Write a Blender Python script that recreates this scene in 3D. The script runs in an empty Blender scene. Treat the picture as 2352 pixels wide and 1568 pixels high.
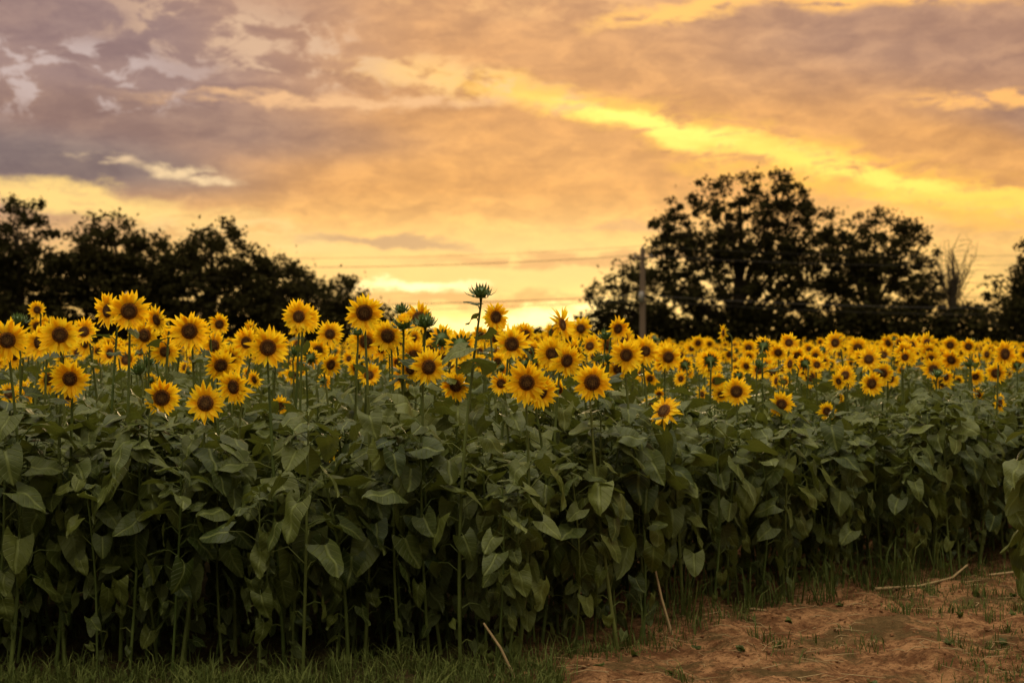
import bpy, math, random
import numpy as np
from mathutils import Vector, Matrix
random.seed(7); np.random.seed(7)
R=random.Random(11)
scene=bpy.context.scene
scene.view_settings.view_transform='Standard'; scene.view_settings.look='None'; scene.view_settings.exposure=0

# ------------------------------------------------------------------ node helpers
def newmat(name):
    m=bpy.data.materials.new(name); m.use_nodes=True
    nt=m.node_tree; nt.nodes.clear()
    return m,nt
def N(nt,t,**kw):
    n=nt.nodes.new(t)
    for k,v in kw.items(): setattr(n,k,v)
    return n
def setin(nt,sock,val):
    if isinstance(val,bpy.types.NodeSocket): nt.links.new(val,sock)
    else: sock.default_value=val
def M(nt,op,a,b=0.0,c=0.0,clamp=False):
    n=N(nt,'ShaderNodeMath',operation=op,use_clamp=clamp)
    setin(nt,n.inputs[0],a); setin(nt,n.inputs[1],b)
    return n.outputs[0]
def SS(nt,x,a,b,lo=0.0,hi=1.0):
    n=N(nt,'ShaderNodeMapRange',interpolation_type='SMOOTHSTEP')
    setin(nt,n.inputs[0],x); n.inputs[1].default_value=a; n.inputs[2].default_value=b
    n.inputs[3].default_value=lo; n.inputs[4].default_value=hi
    return n.outputs[0]
def MIX(nt,fac,a,b,bt='MIX'):
    n=N(nt,'ShaderNodeMixRGB',blend_type=bt)
    setin(nt,n.inputs[0],fac)
    for s,v in((n.inputs[1],a),(n.inputs[2],b)):
        if isinstance(v,tuple) and len(v)==3: v=v+(1,)
        setin(nt,s,v)
    return n.outputs[0]
def NOISE(nt,vec,scale,detail=5,rough=0.55,dist=0.0):
    n=N(nt,'ShaderNodeTexNoise'); 
    if vec is not None: nt.links.new(vec,n.inputs['Vector'])
    n.inputs['Scale'].default_value=scale; n.inputs['Detail'].default_value=detail
    n.inputs['Roughness'].default_value=rough; n.inputs['Distortion'].default_value=dist
    return n
def VM(nt,op,a,b=None):
    n=N(nt,'ShaderNodeVectorMath',operation=op)
    setin(nt,n.inputs[0],a)
    if b is not None: setin(nt,n.inputs[1],b)
    return n.outputs[0]

# ------------------------------------------------------------------ WORLD
SUN_AZ=math.radians(3.0); SUN_EL=math.radians(8.0)
w=bpy.data.worlds.new("World"); scene.world=w; w.use_nodes=True
nt=w.node_tree; nt.nodes.clear()
tc=N(nt,'ShaderNodeTexCoord')
sep=N(nt,'ShaderNodeSeparateXYZ'); nt.links.new(tc.outputs['Generated'],sep.inputs[0])
az=M(nt,'ARCTAN2',sep.outputs[0],sep.outputs[1]); el=M(nt,'ARCSINE',sep.outputs[2])
cb=N(nt,'ShaderNodeCombineXYZ'); nt.links.new(az,cb.inputs[0]); nt.links.new(el,cb.inputs[1])
P=cb.outputs[0]
wn=NOISE(nt,VM(nt,'MULTIPLY',P,(11.0,26.0,1.0)),1.0,6,0.66)
wv=VM(nt,'MULTIPLY',VM(nt,'SUBTRACT',wn.outputs['Color'],(0.5,0.5,0.5)),(0.13,0.042,0.0))
PW=VM(nt,'ADD',P,wv)
wn2=NOISE(nt,VM(nt,'MULTIPLY',P,(4.0,9.0,1.0)),1.0,3,0.5)
wv2=VM(nt,'MULTIPLY',VM(nt,'SUBTRACT',wn2.outputs['Color'],(0.5,0.5,0.5)),(0.12,0.03,0.0))
PS=VM(nt,'ADD',P,wv2)
def blob(u,v,lu,lv,ang=0.0,pw=True,lo=0.0,hi=0.75):
    mp=N(nt,'ShaderNodeMapping',vector_type='TEXTURE')
    nt.links.new(PW if pw else PS,mp.inputs[0])
    mp.inputs['Location'].default_value=(u,v,0)
    mp.inputs['Rotation'].default_value=(0,0,math.radians(ang))
    mp.inputs['Scale'].default_value=(lu,lv,1)
    g=N(nt,'ShaderNodeTexGradient',gradient_type='SPHERICAL'); nt.links.new(mp.outputs[0],g.inputs[0])
    return SS(nt,g.outputs['Fac'],lo,hi)
st=NOISE(nt,VM(nt,'MULTIPLY',PW,(13.0,48.0,1.0)),1.0,6,0.62,0.2).outputs['Fac']
st2=NOISE(nt,VM(nt,'MULTIPLY',PS,(30.0,90.0,1.0)),1.0,7,0.68,0.4).outputs['Fac']
puff=NOISE(nt,VM(nt,'ADD',VM(nt,'MULTIPLY',P,(26.0,52.0,1.0)),(3.3,1.7,0.0)),1.0,8,0.64,0.35).outputs['Fac']
ramp=N(nt,'ShaderNodeValToRGB'); nt.links.new(M(nt,'MULTIPLY',el,4.0),ramp.inputs[0])
cr=ramp.color_ramp; cr.elements[0].position=0.0; cr.elements[0].color=(1.0,.62,.17,1)
cr.elements[1].position=1.0; cr.elements[1].color=(.72,.385,.19,1)
for p,c in((.2,(1.0,.64,.21,1)),(.33,(1.0,.56,.18,1)),(.43,(.82,.405,.125,1)),(.65,(.74,.365,.135,1))):
    e=cr.elements.new(p); e.color=c
col=ramp.outputs[0]
def lay(col,mask,c,f=1.0,tex=None,t0=.35,t1=.6):
    m=M(nt,'MULTIPLY',mask,f)
    if tex is not None: m=M(nt,'MULTIPLY',m,SS(nt,tex,t0,t1))
    return MIX(nt,m,col,c)
col=lay(col,blob(-.42,.19,.40,.17,0,False,0,.6),(.32,.225,.235),.9)
col=lay(col,blob(.31,.205,.30,.070,-6,False),(.46,.265,.19),.9)
col=lay(col,blob(.38,.145,.15,.03,-8,False),(.42,.245,.18),.85)
col=lay(col,blob(-.27,.148,.26,.028,-3,False),(.33,.205,.175),.85)
col=lay(col,blob(-.32,.120,.20,.026,-5,False),(.225,.17,.175),.88)
tex=MIX(nt,SS(nt,st,.3,.7),(.86,.82,.82),(1.18,1.16,1.06))
col=MIX(nt,1.0,col,tex,'MULTIPLY')
tex=MIX(nt,SS(nt,puff,.38,.66),(.90,.88,.90),(1.13,1.11,1.04))
col=MIX(nt,1.0,col,tex,'MULTIPLY')
# mottled light clouds top left
col=lay(col,blob(-.32,.178,.16,.035,0),(.64,.49,.45),.85,puff,.50,.59)
col=lay(col,blob(-.17,.205,.16,.035,-10),(.80,.52,.33),.8,puff,.48,.59)
col=lay(col,blob(-.12,.168,.19,.007,-1),(.98,.56,.27),.85,st2,.32,.55)
col=lay(col,blob(.0,.237,.22,.018,-6),(.98,.53,.21),.6,st,.42,.6)
# main golden band
col=lay(col,blob(-.02,.178,.13,.020,-9),(1.1,.66,.25),.9,puff,.40,.54)
col=lay(col,blob(.09,.157,.18,.022,-11),(1.15,.62,.10),.95,st2,.36,.53)
col=lay(col,blob(.11,.150,.13,.013,-11),(1.7,1.08,.20),1.0,st2,.32,.50)
col=lay(col,blob(.26,.108,.21,.030,-13),(1.15,.60,.09),.9,st2,.40,.56)
col=lay(col,blob(.24,.115,.14,.012,-13),(1.5,.92,.15),.95,st2,.34,.52)
col=lay(col,blob(.33,.092,.11,.010,-5),(1.4,.78,.12),.9,st,.38,.55)
# top right streaks
col=lay(col,blob(.12,.228,.08,.013,14),(1.2,.64,.16),.95,st2,.36,.51)
col=lay(col,blob(.27,.236,.19,.014,-2),(1.2,.62,.16),.95,st2,.36,.51)
col=lay(col,blob(.34,.160,.10,.010,-4),(1.15,.57,.16),.9,st2,.36,.51)
# left openings
col=lay(col,blob(-.30,.097,.16,.013,-5),(1.15,.76,.24),.95,st,.3,.5)
col=lay(col,blob(-.19,.076,.15,.018,-8),(1.05,.70,.28),.8,st,.38,.58)
col=lay(col,blob(-.275,.121,.030,.007,0),(.95,.66,.38),.85,st2,.40,.55)
col=lay(col,blob(-.225,.118,.040,.008,0),(1.1,.78,.42),.85,st2,.38,.55)
# horizon glow
col=lay(col,blob(0.0,.045,.32,.05,0,False),(1.15,.74,.25),.8)
col=lay(col,blob(.02,.010,.20,.038,0,False),(1.5,1.0,.30),.9)
col=lay(col,blob(.04,.060,.17,.008,1),(.80,.43,.16),.9,st2,.3,.48)
col=lay(col,blob(-.09,.072,.09,.007,-3),(.62,.37,.19),.85,st2,.3,.48)
col=lay(col,blob(-.02,.030,.12,.008,0),(.88,.47,.16),.9,st2,.3,.48)
col=lay(col,blob(.08,.083,.07,.005,3),(.78,.43,.18),.7,st2,.3,.5)
col=lay(col,blob(-.07,.038,.06,.006,-2),(1.8,1.3,.6),1)
col=lay(col,blob(.025,.018,.10,.012,6),(2.2,1.6,.6),1)
# overhead and eastern sky, out of view, brightened as fill for the petals
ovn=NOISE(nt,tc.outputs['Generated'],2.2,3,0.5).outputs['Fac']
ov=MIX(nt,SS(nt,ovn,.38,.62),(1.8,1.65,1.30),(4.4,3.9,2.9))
lowdim=SS(nt,el,0.30,1.25,.07,1.0)  # low unseen sky dimmed to darken the foot of the plants
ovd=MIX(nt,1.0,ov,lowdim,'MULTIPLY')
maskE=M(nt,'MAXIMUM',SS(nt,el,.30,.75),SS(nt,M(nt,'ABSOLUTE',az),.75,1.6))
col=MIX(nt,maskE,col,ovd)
sky=N(nt,'ShaderNodeTexSky',sky_type='NISHITA'); sky.sun_disc=False
sky.sun_elevation=SUN_EL; sky.sun_rotation=SUN_AZ
bg1=N(nt,'ShaderNodeBackground'); nt.links.new(sky.outputs[0],bg1.inputs[0]); bg1.inputs[1].default_value=0.05
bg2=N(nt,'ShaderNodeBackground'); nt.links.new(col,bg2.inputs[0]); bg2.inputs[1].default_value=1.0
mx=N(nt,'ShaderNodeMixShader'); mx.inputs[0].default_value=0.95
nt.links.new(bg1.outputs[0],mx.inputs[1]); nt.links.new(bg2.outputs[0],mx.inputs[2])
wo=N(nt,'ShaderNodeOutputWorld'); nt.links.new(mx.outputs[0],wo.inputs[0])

sl=bpy.data.lights.new("sun","SUN"); sl.energy=2.0; sl.angle=math.radians(7); sl.color=(1,.70,.36)
so=bpy.data.objects.new("sun",sl); scene.collection.objects.link(so)
sd=Vector((math.sin(SUN_AZ)*math.cos(SUN_EL),math.cos(SUN_AZ)*math.cos(SUN_EL),math.sin(SUN_EL)))
so.rotation_euler=sd.to_track_quat('Z','Y').to_euler()

# ------------------------------------------------------------------ materials
def plant_mat(name,c1,c2,trans,rough=.5,vein=False,tcol=None,backc=None,spec=.4):
    m,nt=newmat(name)
    at=N(nt,'ShaderNodeAttribute',attribute_name='rnd'); oi=N(nt,'ShaderNodeObjectInfo')
    f=M(nt,'ADD',M(nt,'MULTIPLY',at.outputs['Fac'],.7),M(nt,'MULTIPLY',oi.outputs['Random'],.3))
    c=MIX(nt,f,c1,c2)
    tcn=N(nt,'ShaderNodeTexCoord')
    nn=NOISE(nt,tcn.outputs['Object'],22,3)
    c=MIX(nt,1.0,c,MIX(nt,nn.outputs['Fac'],(.6,.6,.6),(1.4,1.4,1.3)),'MULTIPLY')
    bumpn=None
    if vein:
        uv=N(nt,'ShaderNodeUVMap'); sp=N(nt,'ShaderNodeSeparateXYZ'); nt.links.new(uv.outputs[0],sp.inputs[0])
        au=M(nt,'ABSOLUTE',M(nt,'SUBTRACT',sp.outputs[0],.5))
        mid=SS(nt,au,.012,.05,1.0,0.0)
        ph=M(nt,'SUBTRACT',M(nt,'MULTIPLY',sp.outputs[1],6.0),M(nt,'MULTIPLY',au,6.0))
        fr=M(nt,'ABSOLUTE',M(nt,'SUBTRACT',M(nt,'FRACT',ph),.5))
        side=SS(nt,fr,.0,.11,.75,0.0)
        v=M(nt,'MAXIMUM',mid,side)
        c=MIX(nt,M(nt,'MULTIPLY',v,.5),c,(.17,.19,.05))
        bp=N(nt,'ShaderNodeBump'); bp.inputs['Strength'].default_value=.7; bp.inputs['Distance'].default_value=.005
        nt.links.new(M(nt,'ADD',M(nt,'MULTIPLY',v,-1.0),nn.outputs['Fac']),bp.inputs['Height']); bumpn=bp.outputs[0]
    if backc:
        g=N(nt,'ShaderNodeNewGeometry'); c=MIX(nt,M(nt,'MULTIPLY',g.outputs['Backfacing'],.6),c,backc)
    pb=N(nt,'ShaderNodeBsdfPrincipled'); nt.links.new(c,pb.inputs['Base Color']); pb.inputs['Roughness'].default_value=rough
    pb.inputs['Specular IOR Level'].default_value=spec
    if bumpn is not None: nt.links.new(bumpn,pb.inputs['Normal'])
    out=N(nt,'ShaderNodeOutputMaterial')
    if trans>0:
        tr=N(nt,'ShaderNodeBsdfTranslucent')
        if tcol: nt.links.new(MIX(nt,.6,c,tcol),tr.inputs[0])
        else: nt.links.new(c,tr.inputs[0])
        ms=N(nt,'ShaderNodeMixShader'); ms.inputs[0].default_value=trans
        nt.links.new(pb.outputs[0],ms.inputs[1]); nt.links.new(tr.outputs[0],ms.inputs[2]); nt.links.new(ms.outputs[0],out.inputs[0])
    else: nt.links.new(pb.outputs[0],out.inputs[0])
    return m
m_leaf=plant_mat("sunflower_leaf",(.016,.029,.005),(.100,.112,.020),.22,.50,True,(.16,.18,.015),(.09,.105,.038),.24)
m_stem=plant_mat("sunflower_stem",(.055,.080,.016),(.115,.125,.03),0,.6,spec=.2)
m_sepal=plant_mat("sunflower_sepal",(.05,.09,.02),(.09,.13,.03),.15,.6)
def petal_mat():
    m,nt=newmat("sunflower_petal")
    at=N(nt,'ShaderNodeAttribute',attribute_name='rnd')
    uv=N(nt,'ShaderNodeUVMap'); sp=N(nt,'ShaderNodeSeparateXYZ'); nt.links.new(uv.outputs[0],sp.inputs[0])
    c=MIX(nt,at.outputs['Fac'],(.93,.54,.006),(.98,.72,.020))
    c=MIX(nt,SS(nt,sp.outputs[1],0,.40,.6,0.0),c,(.82,.33,.003))
    lines=M(nt,'SINE',M(nt,'MULTIPLY',sp.outputs[0],40.0))
    c=MIX(nt,M(nt,'MULTIPLY',SS(nt,lines,0,1),.12),c,(.70,.33,.004))
    pb=N(nt,'ShaderNodeBsdfPrincipled'); nt.links.new(c,pb.inputs['Base Color']); pb.inputs['Roughness'].default_value=.6
    pb.inputs['Specular IOR Level'].default_value=.12
    tr=N(nt,'ShaderNodeBsdfTranslucent'); nt.links.new(c,tr.inputs[0])
    ms=N(nt,'ShaderNodeMixShader'); ms.inputs[0].default_value=.48
    nt.links.new(pb.outputs[0],ms.inputs[1]); nt.links.new(tr.outputs[0],ms.inputs[2])
    out=N(nt,'ShaderNodeOutputMaterial'); nt.links.new(ms.outputs[0],out.inputs[0])
    return m
m_petal=petal_mat()
def disc_mat():
    m,nt=newmat("sunflower_disc")
    uv=N(nt,'ShaderNodeUVMap'); sp=N(nt,'ShaderNodeSeparateXYZ'); nt.links.new(uv.outputs[0],sp.inputs[0])
    r=sp.outputs[0]
    tcn=N(nt,'ShaderNodeTexCoord')
    vo=N(nt,'ShaderNodeTexVoronoi'); nt.links.new(tcn.outputs['Object'],vo.inputs['Vector']); vo.inputs['Scale'].default_value=190
    rp=N(nt,'ShaderNodeValToRGB'); nt.links.new(r,rp.inputs[0]); c=rp.color_ramp
    c.elements[0].position=0; c.elements[0].color=(.16,.085,.025,1); c.elements[1].position=1; c.elements[1].color=(.45,.19,.012,1)
    for p,cc in((.38,(.11,.050,.016,1)),(.6,(.065,.026,.008,1)),(.82,(.23,.082,.009,1))):
        e=c.elements.new(p); e.color=cc
    cc=MIX(nt,1.0,rp.outputs[0],MIX(nt,SS(nt,vo.outputs['Distance'],.1,.7),(1.5,1.45,1.3),(.35,.35,.35)),'MULTIPLY')
    pb=N(nt,'ShaderNodeBsdfPrincipled'); nt.links.new(cc,pb.inputs['Base Color']); pb.inputs['Roughness'].default_value=.85
    pb.inputs['Specular IOR Level'].default_value=.15
    bp=N(nt,'ShaderNodeBump'); bp.inputs['Strength'].default_value=.8; bp.inputs['Distance'].default_value=.004; bp.invert=True
    nt.links.new(vo.outputs['Distance'],bp.inputs['Height']); nt.links.new(bp.outputs[0],pb.inputs['Normal'])
    out=N(nt,'ShaderNodeOutputMaterial'); nt.links.new(pb.outputs[0],out.inputs[0])
    return m
m_disc=disc_mat()
m_grass=plant_mat("grass_blades",(.030,.050,.008),(.115,.125,.032),.22,.7,spec=.12)
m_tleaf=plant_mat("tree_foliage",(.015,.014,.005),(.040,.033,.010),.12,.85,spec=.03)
m_bark=plant_mat("tree_bark",(.03,.022,.015),(.05,.038,.026),0,.9,spec=.1)
m_straw=plant_mat("dry_stalk",(.18,.115,.055),(.34,.24,.13),0,.8,spec=.1)
m_clod=plant_mat("soil_clod",(.10,.045,.022),(.28,.14,.065),0,.95,spec=.1)
m_wood=plant_mat("pole_wood",(.11,.075,.055),(.16,.11,.08),0,.85,spec=.1)
m_wire=plant_mat("wire",(.05,.04,.035),(.06,.05,.04),0,.7,spec=.1)
m_cer=plant_mat("insulator",(.2,.18,.17),(.25,.22,.2),0,.3)
PM=[m_leaf,m_stem,m_sepal,m_petal,m_disc]

# ------------------------------------------------------------------ mesh builder
class MB:
    def __init__(s): s.v=[];s.f=[];s.m=[];s.uv=[];s.r=[]
    def grid(s,pts,uvs,nr,nc,mat,rnd,wrap=False):
        b=len(s.v); s.v+=pts; s.uv+=uvs; s.r+=[rnd]*len(pts)
        for i in range(nr-1):
            for j in range(nc if wrap else nc-1):
                j2=(j+1)%nc
                s.f.append((b+i*nc+j,b+i*nc+j2,b+(i+1)*nc+j2,b+(i+1)*nc+j)); s.m.append(mat)
    def tube(s,pts,rad,mat,rnd,n=6):
        V=[];U=[]
        pts=[Vector(p) for p in pts]; k=len(pts)
        ref=None
        for i,p in enumerate(pts):
            d=(pts[min(i+1,k-1)]-pts[max(i-1,0)]).normalized()
            a=(ref if ref else (Vector((1,0,0)) if abs(d.x)<.8 else Vector((0,1,0))))
            e2=d.cross(a).normalized(); e1=e2.cross(d).normalized(); ref=e1
            for j in range(n):
                t=2*math.pi*j/n
                V.append(tuple(p+(e1*math.cos(t)+e2*math.sin(t))*rad[i])); U.append((j/n,i/k))
        s.grid(V,U,k,n,mat,rnd,True)
    def mesh(s,name,mats,smooth=True):
        me=bpy.data.meshes.new(name); me.from_pydata([tuple(x) for x in s.v],[],s.f)
        for m in mats: me.materials.append(m)
        me.polygons.foreach_set('material_index',s.m)
        me.polygons.foreach_set('use_smooth',[smooth]*len(s.f))
        li=np.zeros(len(me.loops),dtype=np.int32); me.loops.foreach_get('vertex_index',li)
        ul=me.uv_layers.new(name='UVMap'); ul.data.foreach_set('uv',np.array(s.uv,dtype=np.float32)[li].ravel())
        a=me.attributes.new('rnd','FLOAT','POINT'); a.data.foreach_set('value',np.array(s.r,dtype=np.float32))
        me.update(); return me

def frame(n):
    n=n.normalized(); up=Vector((0,0,1)) if abs(n.z)<.95 else Vector((0,1,0))
    e1=up.cross(n).normalized(); e2=n.cross(e1).normalized(); return e1,e2,n

def leaf(mb,base,phi,pitch,L,R,nr=9,nc=7,roll=None):
    W=L*R.uniform(.52,.66)
    out=Vector((math.cos(phi),math.sin(phi),0)); up=Vector((0,0,1)); side=out.cross(up)
    cup=R.uniform(-.10,.30); droop=R.uniform(-.05,.45)*L; wav=R.uniform(.02,.08)*L; ph=R.uniform(0,6)
    roll=R.gauss(0,.4) if roll is None else roll
    twist=R.gauss(0,.4); side_b=R.gauss(0,.14)
    d=out*math.cos(pitch)+up*math.sin(pitch); n=-out*math.sin(pitch)+up*math.cos(pitch)
    s2=side*math.cos(roll)+n*math.sin(roll); n2=n*math.cos(roll)-side*math.sin(roll)
    d2=d*math.cos(twist)+s2*math.sin(twist); s2=s2*math.cos(twist)-d*math.sin(twist)
    pts=[];uvs=[]
    for i in range(nr):
        t=i/(nr-1)
        w=W*1.35*max(0,(1-t))**.80*(t+.12)**.35
        if i==nr-1: w=.002
        for j in range(nc):
            s=-1+2*j/(nc-1)
            x=s*w+side_b*L*t*t; y=L*t-(1-t)**2.2*abs(s)**1.5*L*.30+ (0.03*L*((i+j)%2) if abs(s)==1 else 0)
            z=cup*abs(s*w)-droop*t*t+wav*math.sin(t*9+ph+s*2)-.25*abs(s)**2*w*(.5+.5*math.sin(ph+t*3))
            p=base+s2*x+d2*y+n2*z
            pts.append(tuple(p)); uvs.append((.5+s*w/(2*W)*.9,t))
    mb.grid(pts,uvs,nr,nc,0,R.random())

def petiole_leaf(mb,node,phi,L,pitch,R,plen=None,nr=9,nc=7):
    out=Vector((math.cos(phi),math.sin(phi),0)); plen=plen or R.uniform(.6,1.15)*L
    rise=R.uniform(.25,.7)*plen
    p1=node+out*plen*.5+Vector((0,0,rise*.8)); p2=node+out*plen*.95+Vector((0,0,rise*.85 if pitch>-.9 else rise*.6))
    mb.tube([node,p1,p2],[.0042,.0032,.0024],1,R.random(),4)
    leaf(mb,p2,phi+R.gauss(0,.35),pitch,L,R,nr,nc)

def flower(mb,c,n,Rad,R,openness=1.0,layers=2):
    e1,e2,n=frame(n)
    rd=Rad*R.uniform(.40,.48)
    nr,nc=6,18;pts=[];uvs=[]
    dome=R.uniform(.08,.22)
    for i in range(nr):
        r=rd*(i/(nr-1)) if i else .0006
        rr=i/(nr-1)
        h=rd*(dome*(1-rr**2.2)*math.cos(rr*1.2) - .10*math.exp(-(rr/.3)**2))
        if i==nr-1: h=-rd*.22
        for j in range(nc):
            t=2*math.pi*j/nc
            pts.append(tuple(c+(e1*math.cos(t)+e2*math.sin(t))*r+n*h)); uvs.append((rr,j/nc))
    mb.grid(pts,uvs,nr,nc,4,R.random(),True)
    pts=[];uvs=[]
    for i,(r,h) in enumerate(((rd*1.02,-.12*rd),(rd*.95,-.4*rd),(rd*.5,-.72*rd),(.010,-1.0*rd))):
        for j in range(12):
            t=2*math.pi*j/12
            pts.append(tuple(c+(e1*math.cos(t)+e2*math.sin(t))*r+n*h)); uvs.append((j/12,i/3))
    mb.grid(pts,uvs,4,12,2,R.random(),True)
    def ray(t,r0,Lp,wd,lift,curl,mat,z0,k=5):
        d=e1*math.cos(t)+e2*math.sin(t); s=n.cross(d)
        bend=R.gauss(0,.14); tw=R.gauss(0,.35)
        pts=[];uvs=[]
        prof=[.55,.95,1.0,.62,.03] if k==5 else [.8,1.0,.05]
        for i in range(k):
            q=i/(k-1)
            cc=c+d*(r0+Lp*q*math.cos(lift*.6))+s*(bend*Lp*q*q)+n*(z0+math.sin(lift)*Lp*q-curl*Lp*q*q)
            ww=wd*prof[i]
            sd_=(s*math.cos(tw*q)+n*math.sin(tw*q))
            for j,sv in enumerate((-1,0,1)):
                pts.append(tuple(cc+sd_*ww*sv-n*(0 if sv else ww*.3))); uvs.append((.5+.5*sv,q))
        mb.grid(pts,uvs,k,3,mat,R.random())
    Lp=Rad-rd
    np_=R.randint(18,24)
    ragged=R.uniform(.06,.20); base_l=R.gauss(.12,.12)
    for l in range(layers):
        for k in range(np_):
            if R.random()<.06: continue
            t=2*math.pi*(k+.5*l+R.gauss(0,.2))/np_
            lift=R.gauss(base_l if l==0 else base_l+.22,.2)+(1-openness)*1.1
            ray(t,rd*.9,Lp*(1.15-.12*l)*R.gauss(1,ragged),Rad*R.uniform(.085,.125),lift,R.gauss(.12,.18),3,-.10*rd+.05*rd*l)
    for k in range(16):
        t=2*math.pi*(k+R.random()*.5)/16
        ray(t,rd*.85,Rad*R.uniform(.28,.48),Rad*.085,R.gauss(-.35,.2),R.gauss(0,.2),2,-.3*rd,3)

def bud(mb,c,n,Rad,R,yellow=False):
    e1,e2,n=frame(n)
    pts=[];uvs=[]
    prof=[(.25,-.9),(.8,-.6),(1,-.1),(.85,.35),(.45,.6),(.02,.62)]
    for i,(r,h) in enumerate(prof):
        for j in range(12):
            t=2*math.pi*j/12
            pts.append(tuple(c+(e1*math.cos(t)+e2*math.sin(t))*r*Rad*.7+n*h*Rad*.7)); uvs.append((j/12,i/5))
    mb.grid(pts,uvs,6,12,2,R.random(),True)
    for l in range(3 if not yellow else 4):
        cnt=13
        for k in range(cnt):
            t=2*math.pi*(k+.33*l+R.gauss(0,.15))/cnt
            d=e1*math.cos(t)+e2*math.sin(t); s=n.cross(d)
            L=Rad*R.uniform(.9,1.5)*(1-.12*l); a0=.15+.35*l; mat=2
            if yellow and l>=2: mat=3; L*=1.1
            pts=[];uvs=[]
            pos=c+d*Rad*(.68-.14*l)+n*Rad*(-.35+.22*l); ang=a0+R.gauss(0,.2)
            wd=Rad*.2
            for i,wf in enumerate((1,.95,.5,.04)):
                for sv in (-1,0,1): pts.append(tuple(pos+s*wd*wf*sv)); uvs.append((.5+.5*sv,i/3))
                pos=pos+(d*math.cos(ang)+n*math.sin(ang))*L/3; ang+= .45 if l<2 else .25
            mb.grid(pts,uvs,4,3,mat,R.random())

def plant(R,H,Rad=.1,yaw=0.0,tilt=0.0,kind='flower',nleaf=None,leaf_top=None,lean=None,detail=True,upleaf=False,openness=1.0):
    """stem rooted at local origin, head centre at (0,0,H); yaw: head turn away from -Y, tilt: up/down"""
    mb=MB()
    n=Vector((math.sin(yaw)*math.cos(tilt),-math.cos(yaw)*math.cos(tilt),math.sin(tilt)))
    c=Vector((0,0,H))
    hor=Vector((n.x,n.y,0)).normalized()
    lx,ly=(R.gauss(0,.07),R.gauss(0,.05)) if lean is None else lean
    base=Vector((lx,ly,0))
    if kind=='flower': back=c-n*Rad*.40; neck=c-hor*.085+Vector((0,0,-.04 if tilt<.3 else -.06))
    elif kind in('bud','halfbud'):
        n=Vector((n.x*.35,n.y*.35,1)).normalized(); back=c-n*Rad*.6; neck=c-n*(Rad*.6+.05)
    else: back=c; neck=c-Vector((0,0,.05))
    bx,by=R.gauss(0,.03),R.gauss(0,.025)
    def sp(t):
        p=base.lerp(neck,t); p=p+Vector((math.sin(t*3.1)*bx,math.sin(t*3.1)*by,0)); return p
    r0=.0115 if kind!='leafy' else .0095
    pts=[sp(t) for t in (0,.12,.25,.38,.5,.62,.74,.86,.95,1.0)]+[back.lerp(neck,.45)+Vector((0,0,.012 if kind=='flower' else 0)),back]
    rr=[r0,r0*.97,r0*.95,r0*.9,r0*.86,r0*.8,r0*.72,r0*.64,r0*.56,r0*.54,r0*.56,r0*.8]
    mb.tube(pts,rr,1,R.random(),7)
    nleaf=nleaf or R.randint(22,27)
    top=leaf_top or min(H-.24,R.uniform(1.10,1.34)*(H/1.62)**.5)
    phi=R.uniform(0,6.28)
    for k in range(nleaf):
        q=(k+R.random()*.7)/nleaf
        z=.08+(top-.08)*q**.88
        phi+=2.4+R.gauss(0,.3)
        L=(.082+.082*math.sin(min(1,q*1.08)*math.pi*.72))*R.uniform(.6,1.32)
        if q<.2: L*=.85
        if q<.3 and R.random()<.35: continue
        pitch=-1.25+ .95*max(0,(q-.45)/.55)+R.gauss(0,.32)
        pitch=max(-1.6,min(.4,pitch))
        petiole_leaf(mb,sp(z/neck.z),phi,L,pitch,R,nr=9 if detail else 6,nc=7 if detail else 5)
    nn=R.randint(1,3) if not upleaf else 5
    for k in range(nn):
        z=R.uniform(top,H-.1) if not upleaf else H-.08-.08*k
        phi+=2.4
        Ls=R.uniform(.06,.12) if not upleaf else .08+.024*k
        petiole_leaf(mb,sp(min(.99,z/neck.z)),phi,Ls,R.uniform(-.6,.35),R,plen=.05)
    if kind=='flower': flower(mb,c,n,Rad,R,openness)
    elif kind=='bud': bud(mb,c,n,Rad,R)
    elif kind=='halfbud': bud(mb,c,n,Rad,R,True)
    else:
        for k in range(5):
            phi+=1.6; petiole_leaf(mb,c-Vector((0,0,.03*k)),phi,R.uniform(.08,.13),R.uniform(-.6,.2),R,plen=.06)
    return mb

def addobj(name,me,loc=(0,0,0),rotz=0,scale=1,parent=None):
    o=bpy.data.objects.new(name,me); scene.collection.objects.link(o)
    o.location=loc; o.rotation_euler=(0,0,rotz); o.scale=(scale,)*3
    if parent: o.parent=parent
    return o

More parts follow.
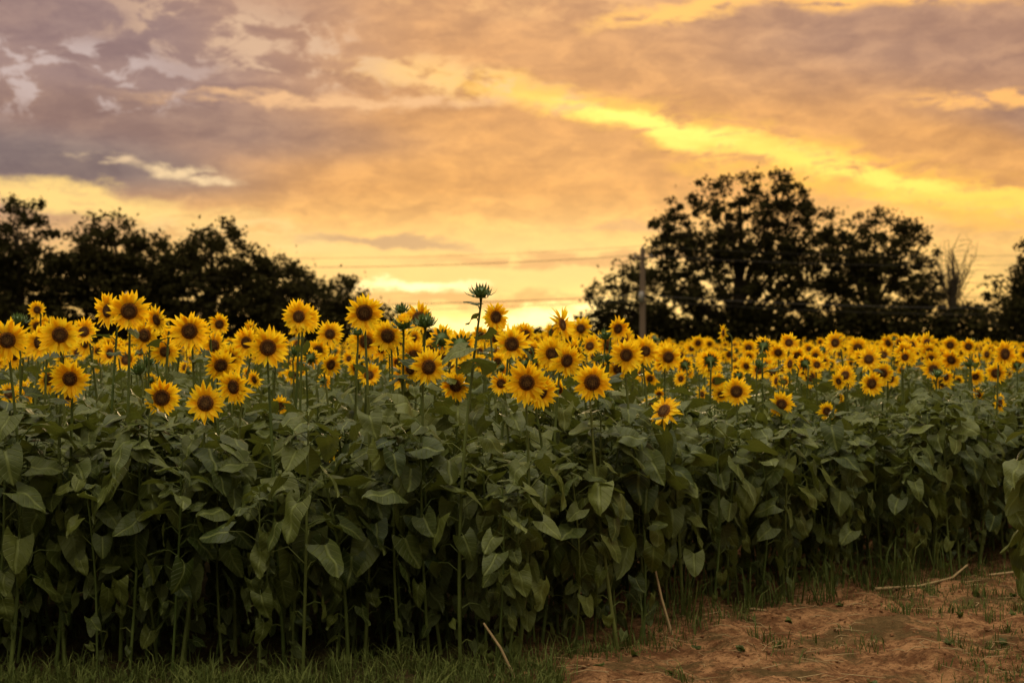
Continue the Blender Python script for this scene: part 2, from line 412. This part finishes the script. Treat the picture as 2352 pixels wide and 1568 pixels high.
# ---- surveyed plants: x, y, head height, head diameter, yaw(deg), tilt(deg), kind
S=[(-3.34,10,1.99,.12,0,0,'f'),(-2.68,7.55,1.77,.21,18,-4,'f'),(-2.48,7.8,1.80,.20,5,-3,'f'),(-2.99,9.0,1.76,.19,-15,0,'f'),
(-2.41,7.75,1.56,.20,8,-6,'f'),(-2.45,8.6,1.95,.20,-35,0,'f'),(-2.10,7.8,1.93,.20,12,-4,'f'),(-2.44,9.6,1.88,.19,20,0,'f'),
(-1.77,7.8,1.82,.205,5,-4,'f'),(-1.66,7.7,1.43,.195,10,4,'f'),(-1.76,8.6,1.62,.19,25,-15,'f'),(-1.56,7.95,1.51,.195,-28,-6,'f'),
(-1.33,7.75,1.73,.21,12,0,'f'),(-1.74,9.3,1.76,.19,-20,0,'f'),(-1.32,8.8,1.92,.19,-8,3,'f'),(-1.33,9.2,1.91,.18,40,3,'f'),
(-1.28,10,1.82,.175,5,0,'f'),(-.81,7.8,1.92,.20,6,-8,'f'),(-.77,8.8,1.80,.19,-10,-10,'f'),(-1.50,11,1.70,.17,0,-15,'f'),
(-1.13,10.5,1.77,.17,12,0,'f'),(-2.30,9.6,1.78,.18,-30,0,'f'),(-2.02,8.2,1.44,.20,10,0,'f'),(-.35,8.8,1.49,.18,-15,-8,'f'),
(-.10,9.0,1.92,.17,30,0,'f'),(0.0,8.6,1.75,.195,15,-3,'f'),(.08,7.75,1.54,.215,5,-5,'f'),(.175,8.25,1.47,.19,35,-8,'f'),
(.245,8.7,1.69,.195,-8,-4,'f'),(.33,8.5,1.65,.195,28,-8,'f'),(.46,8.15,1.53,.20,8,-4,'f'),(.58,12,1.88,.19,-20,0,'f'),
(.72,8.95,1.68,.20,5,-5,'f'),(.94,10,1.70,.19,15,0,'f'),(.79,10.6,1.56,.17,0,-5,'f'),(.96,9.0,1.33,.20,-40,30,'f'),
(1.61,10.2,1.41,.19,-5,0,'f'),(1.97,10.4,1.31,.175,-12,-3,'f'),(2.91,11.5,1.43,.19,12,0,'f'),(2.48,11.2,1.22,.14,5,0,'f'),
(3.45,12.5,1.67,.19,0,-5,'f'),(2.62,12.5,1.46,.18,-15,0,'f'),(1.60,11.5,1.57,.19,-18,0,'f'),(1.93,13,1.85,.14,-75,0,'f'),
(3.92,11.3,1.67,.20,20,0,'f'),(3.98,11.6,1.27,.15,40,0,'f'),(3.79,12.5,1.41,.17,-20,0,'f'),(3.46,13,1.43,.16,0,0,'f'),
(-.62,9,1.67,.19,-12,-6,'f'),(-.97,7.75,1.18,.13,85,-10,'f'),
(-.17,7.75,2.03,.10,0,0,'b'),(-.70,9,1.97,.085,0,0,'b'),(-.52,8.5,1.88,.11,0,0,'b'),(-.65,8.5,1.87,.11,0,0,'h'),
(-3.12,9,1.90,.10,0,0,'b'),(.69,10.5,1.81,.10,0,0,'b'),(-1.02,9.4,1.83,.08,0,0,'b'),(-.45,9.3,1.78,.19,150,0,'f'),
(-.32,8.9,1.74,.19,165,0,'f'),(2.98,7.9,1.36,.15,60,0,'l'),(3.12,8.2,1.42,.18,50,0,'l')]
Rh=random.Random(5)
for (x,y,h,D,yaw,tilt,k) in S:
    kind={'f':'flower','b':'bud','h':'halfbud','l':'leafy'}[k]
    tall=(k=='b' and h>2)
    mb=plant(Rh,h,D/2*(1.10 if k=='f' else 1),math.radians(yaw),math.radians(tilt),kind,upleaf=tall,nleaf=(34 if k=='l' else None),leaf_top=(1.28 if k=='l' else None))
    addobj("sunflower",mb.mesh("sunflower",PM),(x,y,0))

# ---- field
field=bpy.data.objects.new("sunflower_field",None); scene.collection.objects.link(field)
Rv=random.Random(21)
VF=[];VL=[];VB=[]
for i in range(28):
    yaw=Rv.gauss(0,.5) if i<24 else Rv.uniform(1.5,4.5)
    VF.append(plant(Rv,1.62,Rv.uniform(.068,.108),yaw,Rv.gauss(-.06,.26),'flower',openness=1 if i%6 else .6).mesh("plant_flowering",PM))
for i in range(14):
    VL.append(plant(Rv,1.35,.1,0,0,'leafy',leaf_top=1.26,nleaf=Rv.randint(21,28)).mesh("plant_leafy",PM))
for i in range(3):
    VB.append(plant(Rv,1.62,.045,0,0,'bud').mesh("plant_budding",PM))
def edge_y(x):
    if x<.1: return 7.5
    if x<1.5: return 7.5+(x-.1)*1.32
    if x<4: return 9.35+(x-1.5)*.72
    return 11.15+(x-4)*.7
Rf=random.Random(3); cnt=0
def place(x,y):
    global cnt
    e=y-edge_y(x)
    if e<0: return
    for (hx,hy,*_) in S:
        if abs(hx-x)<.08 and abs(hy-y)<.08: return
    right=x>.08*y
    if right: H=min(1.76,max(1.26,Rf.gauss(1.55,.13)))
    else: H=min(1.95,max(1.34,Rf.gauss(1.66,.15)))
    if y>20: H=min(1.84,max(1.44,Rf.gauss(1.64,.10)))
    r=Rf.random()
    if e<.45: leafy=True
    elif e<1.3: leafy=r<.78
    elif y<20: leafy=r<.50
    else: leafy=r<.38
    if leafy:
        Hl=Rf.uniform(1.02,1.42) if not right else Rf.uniform(1.0,1.34)
        if e<.3: Hl=Rf.uniform(.95,1.38)
        addobj("plant",Rf.choice(VL),(x,y,0),Rf.uniform(0,6.28),Hl/1.35,field)
    elif r>.97: addobj("plant",Rf.choice(VB),(x,y,0),Rf.uniform(0,6.28),H/1.62,field)
    else:
        addobj("plant",Rf.choice(VF),(x,y,0),Rf.gauss(0,.25),H/1.62,field)
    cnt+=1
def fill(e0,e1,sp_):
    xs=np.arange(-26,26,sp_)
    for x0 in xs:
        y0=edge_y(x0)+e0
        while y0<edge_y(x0)+e1 and y0<62:
            x=x0+Rf.uniform(-.5,.5)*sp_; y=y0+Rf.uniform(-.4,.6)*sp_
            if abs(x)<.40*y+1.6: place(x,y)
            y0+=sp_
fill(0.03,1.7,.235); fill(1.7,6,.34); fill(6,16,.5); fill(16,50,.85)
print("plants",cnt)

# ------------------------------------------------------------------ fast quads
def quad_mesh(name,co,k,mat,rnd=None,smooth=False):
    n=co.shape[0]; me=bpy.data.meshes.new(name)
    me.vertices.add(n*k); me.vertices.foreach_set('co',co.reshape(-1).astype(np.float32))
    me.loops.add(n*k); me.loops.foreach_set('vertex_index',np.arange(n*k,dtype=np.int32))
    me.polygons.add(n); me.polygons.foreach_set('loop_start',np.arange(0,n*k,k,dtype=np.int32))
    me.polygons.foreach_set('loop_total',np.full(n,k,dtype=np.int32))
    me.materials.append(mat)
    a=me.attributes.new('rnd','FLOAT','POINT')
    rnd=np.random.rand(n) if rnd is None else rnd
    a.data.foreach_set('value',np.repeat(rnd,k).astype(np.float32))
    me.update(calc_edges=True); me.validate(); return me

def unit(a): return a/np.linalg.norm(a,axis=-1,keepdims=True)
def leaf_quads(cent,size,rs):
    n=len(cent)
    a=unit(rs.normal(size=(n,3))); b=unit(np.cross(a,rs.normal(size=(n,3))))
    s=size*rs.uniform(.6,1.3,(n,1)); 
    return np.stack([cent-a*s*.6,cent+b*s*.35-a*s*.05,cent+a*s*.6,cent-b*s*.35+a*s*.05],axis=1)

def tree(name,x,y,lobes,seed,trunk_r=.35,nclump=220,lpc=80,lsize=.30,trunk=True,bare=False):
    rs=np.random.RandomState(seed); Rt=random.Random(seed)
    par=bpy.data.objects.new(name,None); scene.collection.objects.link(par); par.location=(x,y,0)
    vols=np.array([l[3]*l[4]*l[5] for l in lobes]); vols=vols**.8; vols/=vols.sum()
    cc=[]
    for i in range(nclump):
        l=lobes[rs.choice(len(lobes),p=vols)]
        d=unit(rs.normal(size=3)); r=rs.uniform(.15,1.12)**.45
        cc.append((l[0]+d[0]*l[3]*r,l[1]+d[1]*l[4]*r,max(.6,l[2]+d[2]*l[5]*r)))
    cc=np.array(cc)
    mb=MB(); top=max(l[2]+l[5] for l in lobes)
    tp=[Vector((0,0,-.1)),Vector((.1,0,top*.16)),Vector((-.1,.1,top*.36)),Vector((.15,0,top*.58)),Vector((0,0,top*.85))]
    mb.tube(tp,[trunk_r*1.3,trunk_r,trunk_r*.85,trunk_r*.5,trunk_r*.12],0,.5,8)
    nb=min(len(cc),70 if not bare else 40)
    for i in range(nb):
        e=Vector(cc[i]); zf=min(max(e.z*.62-.02*top-(abs(e.x)+abs(e.y))*.18,top*.12),top*.8)
        k=zf/(top*.85)*4; j=min(3,int(k)); s_=tp[j].lerp(tp[j+1],k-j); s_.z=max(s_.z,.3)
        m1=s_.lerp(e,.35)+Vector((Rt.gauss(0,.25),Rt.gauss(0,.25),.15+Rt.random()*.4)); m2=s_.lerp(e,.7)+Vector((Rt.gauss(0,.3),Rt.gauss(0,.3),.2))
        r=trunk_r*Rt.uniform(.14,.32)
        mb.tube([s_,m1,m2,e],[r,r*.7,r*.4,r*.12],0,.5,5)
        for q in range(3 if not bare else 5):
            a=m1.lerp(e,Rt.random()); b=a+Vector((Rt.gauss(0,.7),Rt.gauss(0,.55),Rt.uniform(-.1,.7)))
            mb.tube([a,a.lerp(b,.5)+Vector((Rt.gauss(0,.08),0,.05)),b],[r*.25,r*.17,.01],0,.5,4)
    o=addobj("trunk_and_limbs",mb.mesh(name+"_wood",[m_bark]),(0,0,0),parent=par)
    if not bare:
        cr_=rs.uniform(.30,.80,len(cc))
        cr_=np.minimum(cr_,.8)
        idx=np.repeat(np.arange(len(cc)),lpc)
        d=unit(rs.normal(size=(len(idx),3)))*(rs.uniform(0,1,(len(idx),1))**.55)*cr_[idx][:,None]*np.array([1.15,1.15,.75])
        cent=cc[idx]+d
        stray=rs.uniform(size=len(cent))<.06
        cent[stray]+=rs.normal(0,.45,(stray.sum(),3))
        cent=cent[cent[:,2]>.2]
        q=leaf_quads(cent,lsize,rs)
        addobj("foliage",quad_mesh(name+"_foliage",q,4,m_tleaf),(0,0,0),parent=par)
    return par
tree("oak_tree",16.8,105,[(1.2,0,11.0,4.0,3.4,3.8),(-2.4,0,10.2,3.4,3,3.5),(4.0,0,9.8,3.2,3,3.3),(-5.2,0,8.0,2.5,2.5,2.9),(0,0,6.5,6.6,3.5,4.2),(4.5,0,5.6,3.8,3,4),(-4.5,0,4.4,3.6,3,3)],101,.5,640,48,.27)
tree("deciduous_tree",27.0,106,[(.2,0,9.0,2.9,2.6,2.8),(2.6,0,8.0,2.3,2.4,2.7),(-2.6,0,8.0,2.4,2.5,2.7),(0,0,5.2,5.2,3,3.7),(1.8,0,3.4,3.6,3,2.6)],102,.38,400,48,.26)
tree("deciduous_tree",8.0,104,[(.8,0,6.4,1.4,1.4,1.7),(-.9,0,5.2,1.5,1.4,1.6),(0.6,0,3.8,2.6,1.8,2.0),(-1.7,0,2.6,2.3,1.8,1.7)],103,.2,130,48,.24)
tree("deciduous_tree",29.2,80,[(1,0,5.8,1.9,2,2.0),(-1,0,4.0,1.7,2,1.7),(1.6,0,3.2,3.2,2.4,2.2)],104,.28,150,55,.24)
tree("bare_tree",32.2,104,[(.3,0,8.2,2.4,1.2,2.0),(-.3,0,6.2,2.2,1.2,2.2)],105,.34,45,0,.2,bare=True)
tree("deciduous_tree",-29.6,85,[(0,0,7.6,2.4,2.4,2.9),(-2,0,6.2,2.4,2.4,2.8),(2.2,0,5.8,1.8,2,2.0),(0,0,4,4,3,3)],111,.4,310,54,.25)
tree("deciduous_tree",-24.0,86,[(0,0,7.2,2.4,2.4,2.5),(1.8,0,6.2,1.9,2.4,2.3),(-1.8,0,6.4,1.7,2,2),(0,0,4.0,4,3,3.2)],112,.36,300,54,.25)
tree("deciduous_tree",-18.2,86,[(.3,0,7.1,1.7,2,2.4),(-1.8,0,6.4,1.7,2,2.2),(2.2,0,5.8,1.8,2,2.0),(0,0,3.9,3.8,3,3.0)],113,.34,280,54,.24)
tree("deciduous_tree",-14.2,85,[(0,0,5.4,1.8,2,1.8),(1.7,0,4.5,1.7,1.8,1.6),(.3,0,3.2,3.2,2.4,2.4)],114,.28,190,52,.22)
tree("deciduous_tree",-10.0,84,[(0,0,4.6,1.5,1.4,1.4),(-1.0,0,3.7,1.9,1.6,1.6),(.7,0,2.8,2.0,1.6,1.6)],115,.18,110,50,.20)
tree("deciduous_tree",-35.5,88,[(0,0,7.6,3,2.4,2.6),(0,0,4,4,3,3)],116,.4,160,75,.28)
tree("deciduous_tree",38,95,[(0,0,6.8,3,2.4,2.8),(0,0,4,4,3,3)],117,.4,170,75,.28)

rs=np.random.RandomState(9)
pts=[]
for x0 in np.arange(-60,60,.45):
    y0=104 if x0>3 else 92
    px=x0/ y0
    if px<-.085: h=3.6+1.0*math.sin(x0*.7)+.6*math.sin(x0*1.9)
    elif px<-.06: h=2.6
    elif px<.03: h=1.9+.25*math.sin(x0*1.3)
    elif px<.06: h=2.9+.4*math.sin(x0*2)
    else: h=4.0+.7*math.sin(x0*.8)
    n=int(70*h)
    pts.append(np.stack([x0+rs.normal(0,.4,n),y0+3*(abs(px)<.09)+rs.normal(0,.9,n),h*rs.uniform(0,1,n)**.8+rs.normal(0,.12,n)],1))
pts=np.concatenate(pts); q=leaf_quads(pts,.32,rs)
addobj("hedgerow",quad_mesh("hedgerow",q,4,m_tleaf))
pts=[]
for x0 in np.arange(-260,260,1.6):
    h=3.6+.9*math.sin(x0*.05+1)+.7*math.sin(x0*.21)+.5*math.sin(x0*.63)
    n=110
    pts.append(np.stack([x0+rs.normal(0,1.2,n),300+rs.normal(0,3,n),h*rs.uniform(0,1,n)**.8],1))
pts=np.concatenate(pts); q=leaf_quads(pts,1.0,rs)
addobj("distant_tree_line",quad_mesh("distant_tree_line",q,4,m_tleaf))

# ------------------------------------------------------------------ utility pole & wires
pole=bpy.data.objects.new("utility_pole",None); scene.collection.objects.link(pole); pole.location=(9.0,98,0)
mb=MB(); mb.tube([(0,0,-.2),(0,0,3),(0,0,6),(0,0,8.35)],[.22,.205,.185,.16],0,.9,12)
mb.tube([(0,0,8.35),(0,0,8.37)],[.16,.01],0,.5,12); addobj("shaft",mb.mesh("pole_shaft",[m_wood]),parent=pole)
mb=MB()
for dx in(-.55,.55): mb.tube([(dx,-.2,7.72),(dx,-.2,7.83),(dx,-.2,7.9)],[.05,.08,.03],0,.5,8)
mb.tube([(0,0,8.37),(0,0,8.5),(0,0,8.55)],[.05,.07,.03],0,.5,8); addobj("insulators",mb.mesh("insulators",[m_cer]),parent=pole)
mb=MB(); mb.tube([(-.75,-.2,7.67),(.75,-.2,7.67)],[.06,.06],0,.5,4); addobj("crossarm",mb.mesh("crossarm",[m_wood]),parent=pole)
mb=MB(); mb.tube([(-.12,-.3,4.6),(-.12,-.3,4.65),(-.12,-.3,5.3),(-.12,-.3,5.35)],[.05,.16,.16,.05],0,.5,10)
mb.tube([(-.12,-.3,4.9),(0,0,4.9)],[.03,.03],0,.5,6); addobj("cable_splice_box",mb.mesh("splice",[m_cer]),parent=pole)
def wire(mb,a,b,sag,r):
    a=Vector(a);b=Vector(b);k=28
    mb.tube([a.lerp(b,t/k)-Vector((0,0,4*sag*(t/k)*(1-t/k))) for t in range(k+1)],[r]*(k+1),0,.5,4)
mb=MB(); px,py=9.0,98
for zz,dz,r in((8.5,0,.009),(7.9,0,.009),(7.85,.1,.009),(5.1,-.3,.026),(4.75,-.5,.012)):
    wire(mb,(px,py-.2,zz),(px+46,py-14,zz+dz),1.1 if zz>6 else .9,r)
    wire(mb,(px,py-.2,zz),(px-58,py-8,zz+dz+.5),1.3 if zz>6 else .9,r)
addobj("power_lines",mb.mesh("power_lines",[m_wire]))

# ------------------------------------------------------------------ ground
def axis(fine0,fine1,step,far,g=1.35):
    a=list(np.arange(fine0,fine1+1e-6,step)); s=step; x=fine1; 
    while x<far: s*=g; x+=s; a.append(x)
    s=step; x=fine0; pre=[]
    while x>-far: s*=g; x-=s; pre.append(x)
    return np.array(pre[::-1]+a)
gx=axis(-4.5,6.5,.035,900); gy=axis(5.5,13.5,.035,900)
X,Y=np.meshgrid(gx,gy)
rs=np.random.RandomState(4)
Z=np.zeros_like(X)
for fq,am in((.6,.02),(1.4,.016),(3.1,.014),(6.5,.013),(13,.010)):
    for k in range(5):
        a=rs.uniform(0,6.28); p=rs.uniform(0,6.28)
        Z+=am*.5*np.sin((X*math.cos(a)+Y*math.sin(a))*fq*rs.uniform(.7,1.3)*2+p)
Z+=rs.normal(0,.004,Z.shape)
near=np.clip(1-(np.hypot(X-1,Y-9)-7)/6,0,1); Z*=near
nxn,nyn=len(gx),len(gy)
me=bpy.data.meshes.new("ground"); me.vertices.add(nxn*nyn); me.vertices.foreach_set('co',np.stack([X,Y,Z],-1).reshape(-1).astype(np.float32))
i=np.arange(nyn-1)[:,None]*nxn+np.arange(nxn-1)[None,:]; i=i.reshape(-1)
fq=np.stack([i,i+1,i+nxn+1,i+nxn],1).astype(np.int32); nf=len(fq)
me.loops.add(nf*4); me.loops.foreach_set('vertex_index',fq.reshape(-1)); me.polygons.add(nf)
me.polygons.foreach_set('loop_start',np.arange(0,nf*4,4,dtype=np.int32)); me.polygons.foreach_set('loop_total',np.full(nf,4,dtype=np.int32))
me.polygons.foreach_set('use_smooth',np.ones(nf,dtype=bool)); me.update(calc_edges=True)
def gz(x,y):
    ix=min(max(np.searchsorted(gx,x),0),nxn-1); iy=min(max(np.searchsorted(gy,y),0),nyn-1); return float(Z[iy,ix])
m,nt=newmat("soil_and_grass_ground")
tcn=N(nt,'ShaderNodeTexCoord'); O=tcn.outputs['Object']
n1=NOISE(nt,O,1.5,6,.7).outputs['Fac']; n2=NOISE(nt,O,5,8,.78).outputs['Fac']; n3=NOISE(nt,O,34,5,.72).outputs['Fac']
c=MIX(nt,SS(nt,n2,.40,.62),(.13,.056,.024),(.38,.195,.090))
c=MIX(nt,M(nt,'MULTIPLY',SS(nt,n3,.50,.62),.75),c,(.07,.033,.015))
c=MIX(nt,M(nt,'MULTIPLY',SS(nt,n1,.50,.60),.7),c,(.07,.052,.020))
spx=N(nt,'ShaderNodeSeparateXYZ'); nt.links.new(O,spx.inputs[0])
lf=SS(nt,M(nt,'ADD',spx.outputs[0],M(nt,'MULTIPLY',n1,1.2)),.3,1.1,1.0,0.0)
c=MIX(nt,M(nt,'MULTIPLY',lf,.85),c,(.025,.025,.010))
far=SS(nt,spx.outputs[1],30,60); c=MIX(nt,far,c,(.05,.06,.02))
pb=N(nt,'ShaderNodeBsdfPrincipled'); nt.links.new(c,pb.inputs['Base Color']); pb.inputs['Roughness'].default_value=.95; pb.inputs['Specular IOR Level'].default_value=.05
bp=N(nt,'ShaderNodeBump'); bp.inputs['Strength'].default_value=1.0; bp.inputs['Distance'].default_value=.06
nt.links.new(M(nt,'ADD',n2,M(nt,'MULTIPLY',n3,.5)),bp.inputs['Height']); nt.links.new(bp.outputs[0],pb.inputs['Normal'])
out=N(nt,'ShaderNodeOutputMaterial'); nt.links.new(pb.outputs[0],out.inputs[0])
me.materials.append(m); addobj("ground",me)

# ------------------------------------------------------------------ grass
Rg=random.Random(8); bl=[]; br=[]
def tuft(x,y,n,h,spread,wm=1.0):
    z=gz(x,y)-.01
    for k in range(n):
        bx_=x+Rg.gauss(0,spread); by_=y+Rg.gauss(0,spread)
        a=Rg.uniform(0,6.28); hh=h*Rg.uniform(.4,1.25); ln=hh*Rg.uniform(.15,1.1); w_=Rg.uniform(.0016,.004)*wm
        dx,dy=math.cos(a),math.sin(a); px_,py_=-dy*w_,dx*w_
        p0=(bx_,by_,z); p1=(bx_+dx*ln*.35,by_+dy*ln*.35,z+hh*.65); p2=(bx_+dx*ln,by_+dy*ln,z+hh*Rg.uniform(.7,1))
        bl.append(((p0[0]-px_,p0[1]-py_,z),(p0[0]+px_,p0[1]+py_,z),(p1[0]+px_*.8,p1[1]+py_*.8,p1[2]),(p1[0]-px_*.8,p1[1]-py_*.8,p1[2])))
        bl.append(((p1[0]-px_*.8,p1[1]-py_*.8,p1[2]),(p1[0]+px_*.8,p1[1]+py_*.8,p1[2]),(p2[0]+px_*.1,p2[1]+py_*.1,p2[2]),(p2[0]-px_*.1,p2[1]-py_*.1,p2[2])))
        r=Rg.random(); br.extend((r,r))
for k in range(1500):
    x=Rg.uniform(-4.4,.25); y=Rg.uniform(6.5,7.62); tuft(x,y,11,Rg.uniform(.05,.16)*(1.4 if math.sin(x*4)+Rg.gauss(0,.5)>.9 else 1),.035)
for k in range(170):
    x=Rg.uniform(0,6); e=abs(Rg.gauss(0,.25))-.05; 
    if math.sin(x*5)+math.sin(x*2.3)>-.4: tuft(x,edge_y(x)-e,9,Rg.uniform(.05,.16),.05)
for k in range(34):
    x=Rg.uniform(.2,6); tuft(x,edge_y(x)+Rg.uniform(-.2,.3),14,Rg.uniform(.2,.40),.05,1.7)
for k in range(3600):
    x=Rg.uniform(.2,6); y=Rg.uniform(6.5,11)
    if y<edge_y(x) and math.sin(x*2.3+1)+math.sin(y*3.1+x)+math.sin(x*5.1-y*4)*.7+Rg.gauss(0,.5)>.75: tuft(x,y,9,Rg.uniform(.02,.085),.06)
for k in range(70):
    x=Rg.uniform(.6,6); y=Rg.uniform(7.2,10.5)
    if y<edge_y(x)-.1: tuft(x,y,26,Rg.uniform(.07,.13),.04,1.3)
for k in range(500):
    x=Rg.uniform(-4,6); tuft(x,edge_y(x)+Rg.uniform(0,1.5),6,Rg.uniform(.06,.2),.05)
addobj("grass",quad_mesh("grass",np.array(bl),4,m_grass,np.array(br)))

mb=MB(); Rw=random.Random(31)
for k in range(45):
    x=Rw.uniform(.4,5.5); y=Rw.uniform(7.2,10.5)
    if y>edge_y(x)-.05: continue
    z=gz(x,y)
    for j in range(Rw.randint(5,9)):
        leaf(mb,Vector((x,y,z+.005)),Rw.uniform(0,6.28),Rw.uniform(.3,1.1),Rw.uniform(.02,.045),Rw,5,3)
addobj("weeds",mb.mesh("weeds",PM))

mb=MB(); Rc=random.Random(2)
for k in range(2200):
    x=Rc.uniform(-.2,6); y=Rc.uniform(6.5,11.5)
    if y>edge_y(x)+.3: continue
    s=Rc.uniform(.003,.013)*(1.9 if Rc.random()<.06 else 1); z=gz(x,y)+s*.2; V=[];U=[]
    for i_,(r,h) in enumerate(((.5,-.6),(1,-.1),(.8,.45),(.15,.75))):
        for j in range(6):
            t=j*1.047; jr=Rc.uniform(.7,1.25)
            V.append((x+math.cos(t)*r*s*jr,y+math.sin(t)*r*s*jr,z+h*s)); U.append((0,0))
    mb.grid(V,U,4,6,0,Rc.random(),True)
addobj("soil_clods",mb.mesh("soil_clods",[m_clod],False))
mb=MB()
for k in range(600):
    x=Rc.uniform(.2,6); y=Rc.uniform(6.6,11.2)
    if y>edge_y(x)+.2: continue
    a=Rc.uniform(0,6.28); L=Rc.uniform(.03,.24); z=gz(x,y)+.012
    mb.tube([(x,y,z),(x+math.cos(a)*L*.5,y+math.sin(a)*L*.5,z+.008),(x+math.cos(a+.3)*L,y+math.sin(a+.3)*L,z)],[.0018,.0022,.001],0,Rc.random(),4)
addobj("straw_litter",mb.mesh("straw_litter",[m_straw]))
def stalk(p,rad):
    mb=MB(); mb.tube(p,[rad*(1-.12*i_) for i_ in range(len(p))],0,Rc.random(),7); addobj("dry_stalk",mb.mesh("dry_stalk",[m_straw]))
stalk([(2.55,10.0,.03),(2.9,10.12,.03),(3.2,10.35,.05),(3.36,10.5,.12)],.012)
stalk([(3.55,10.6,.03),(3.9,10.8,.03),(4.2,11.0,.08)],.010)
stalk([(1.55,9.25,.03),(1.75,9.1,.03),(2.0,8.95,.035)],.009)
stalk([(.96,8.5,0),(.90,8.56,.22),(.86,8.62,.42),(.85,8.68,.6)],.009)
stalk([(.02,7.42,0),(-.06,7.45,.16),(-.15,7.5,.28)],.008)

# ------------------------------------------------------------------ camera
cd=bpy.data.cameras.new("camera"); cd.lens=50; cd.sensor_width=36; cd.clip_end=3000; cd.clip_start=.05
cd.dof.use_dof=True; cd.dof.focus_distance=8.0; cd.dof.aperture_fstop=2.4
co=bpy.data.objects.new("camera",cd); scene.collection.objects.link(co); co.location=(0,0,1.75)
co.rotation_euler=(math.radians(90.1),0,0); scene.camera=co
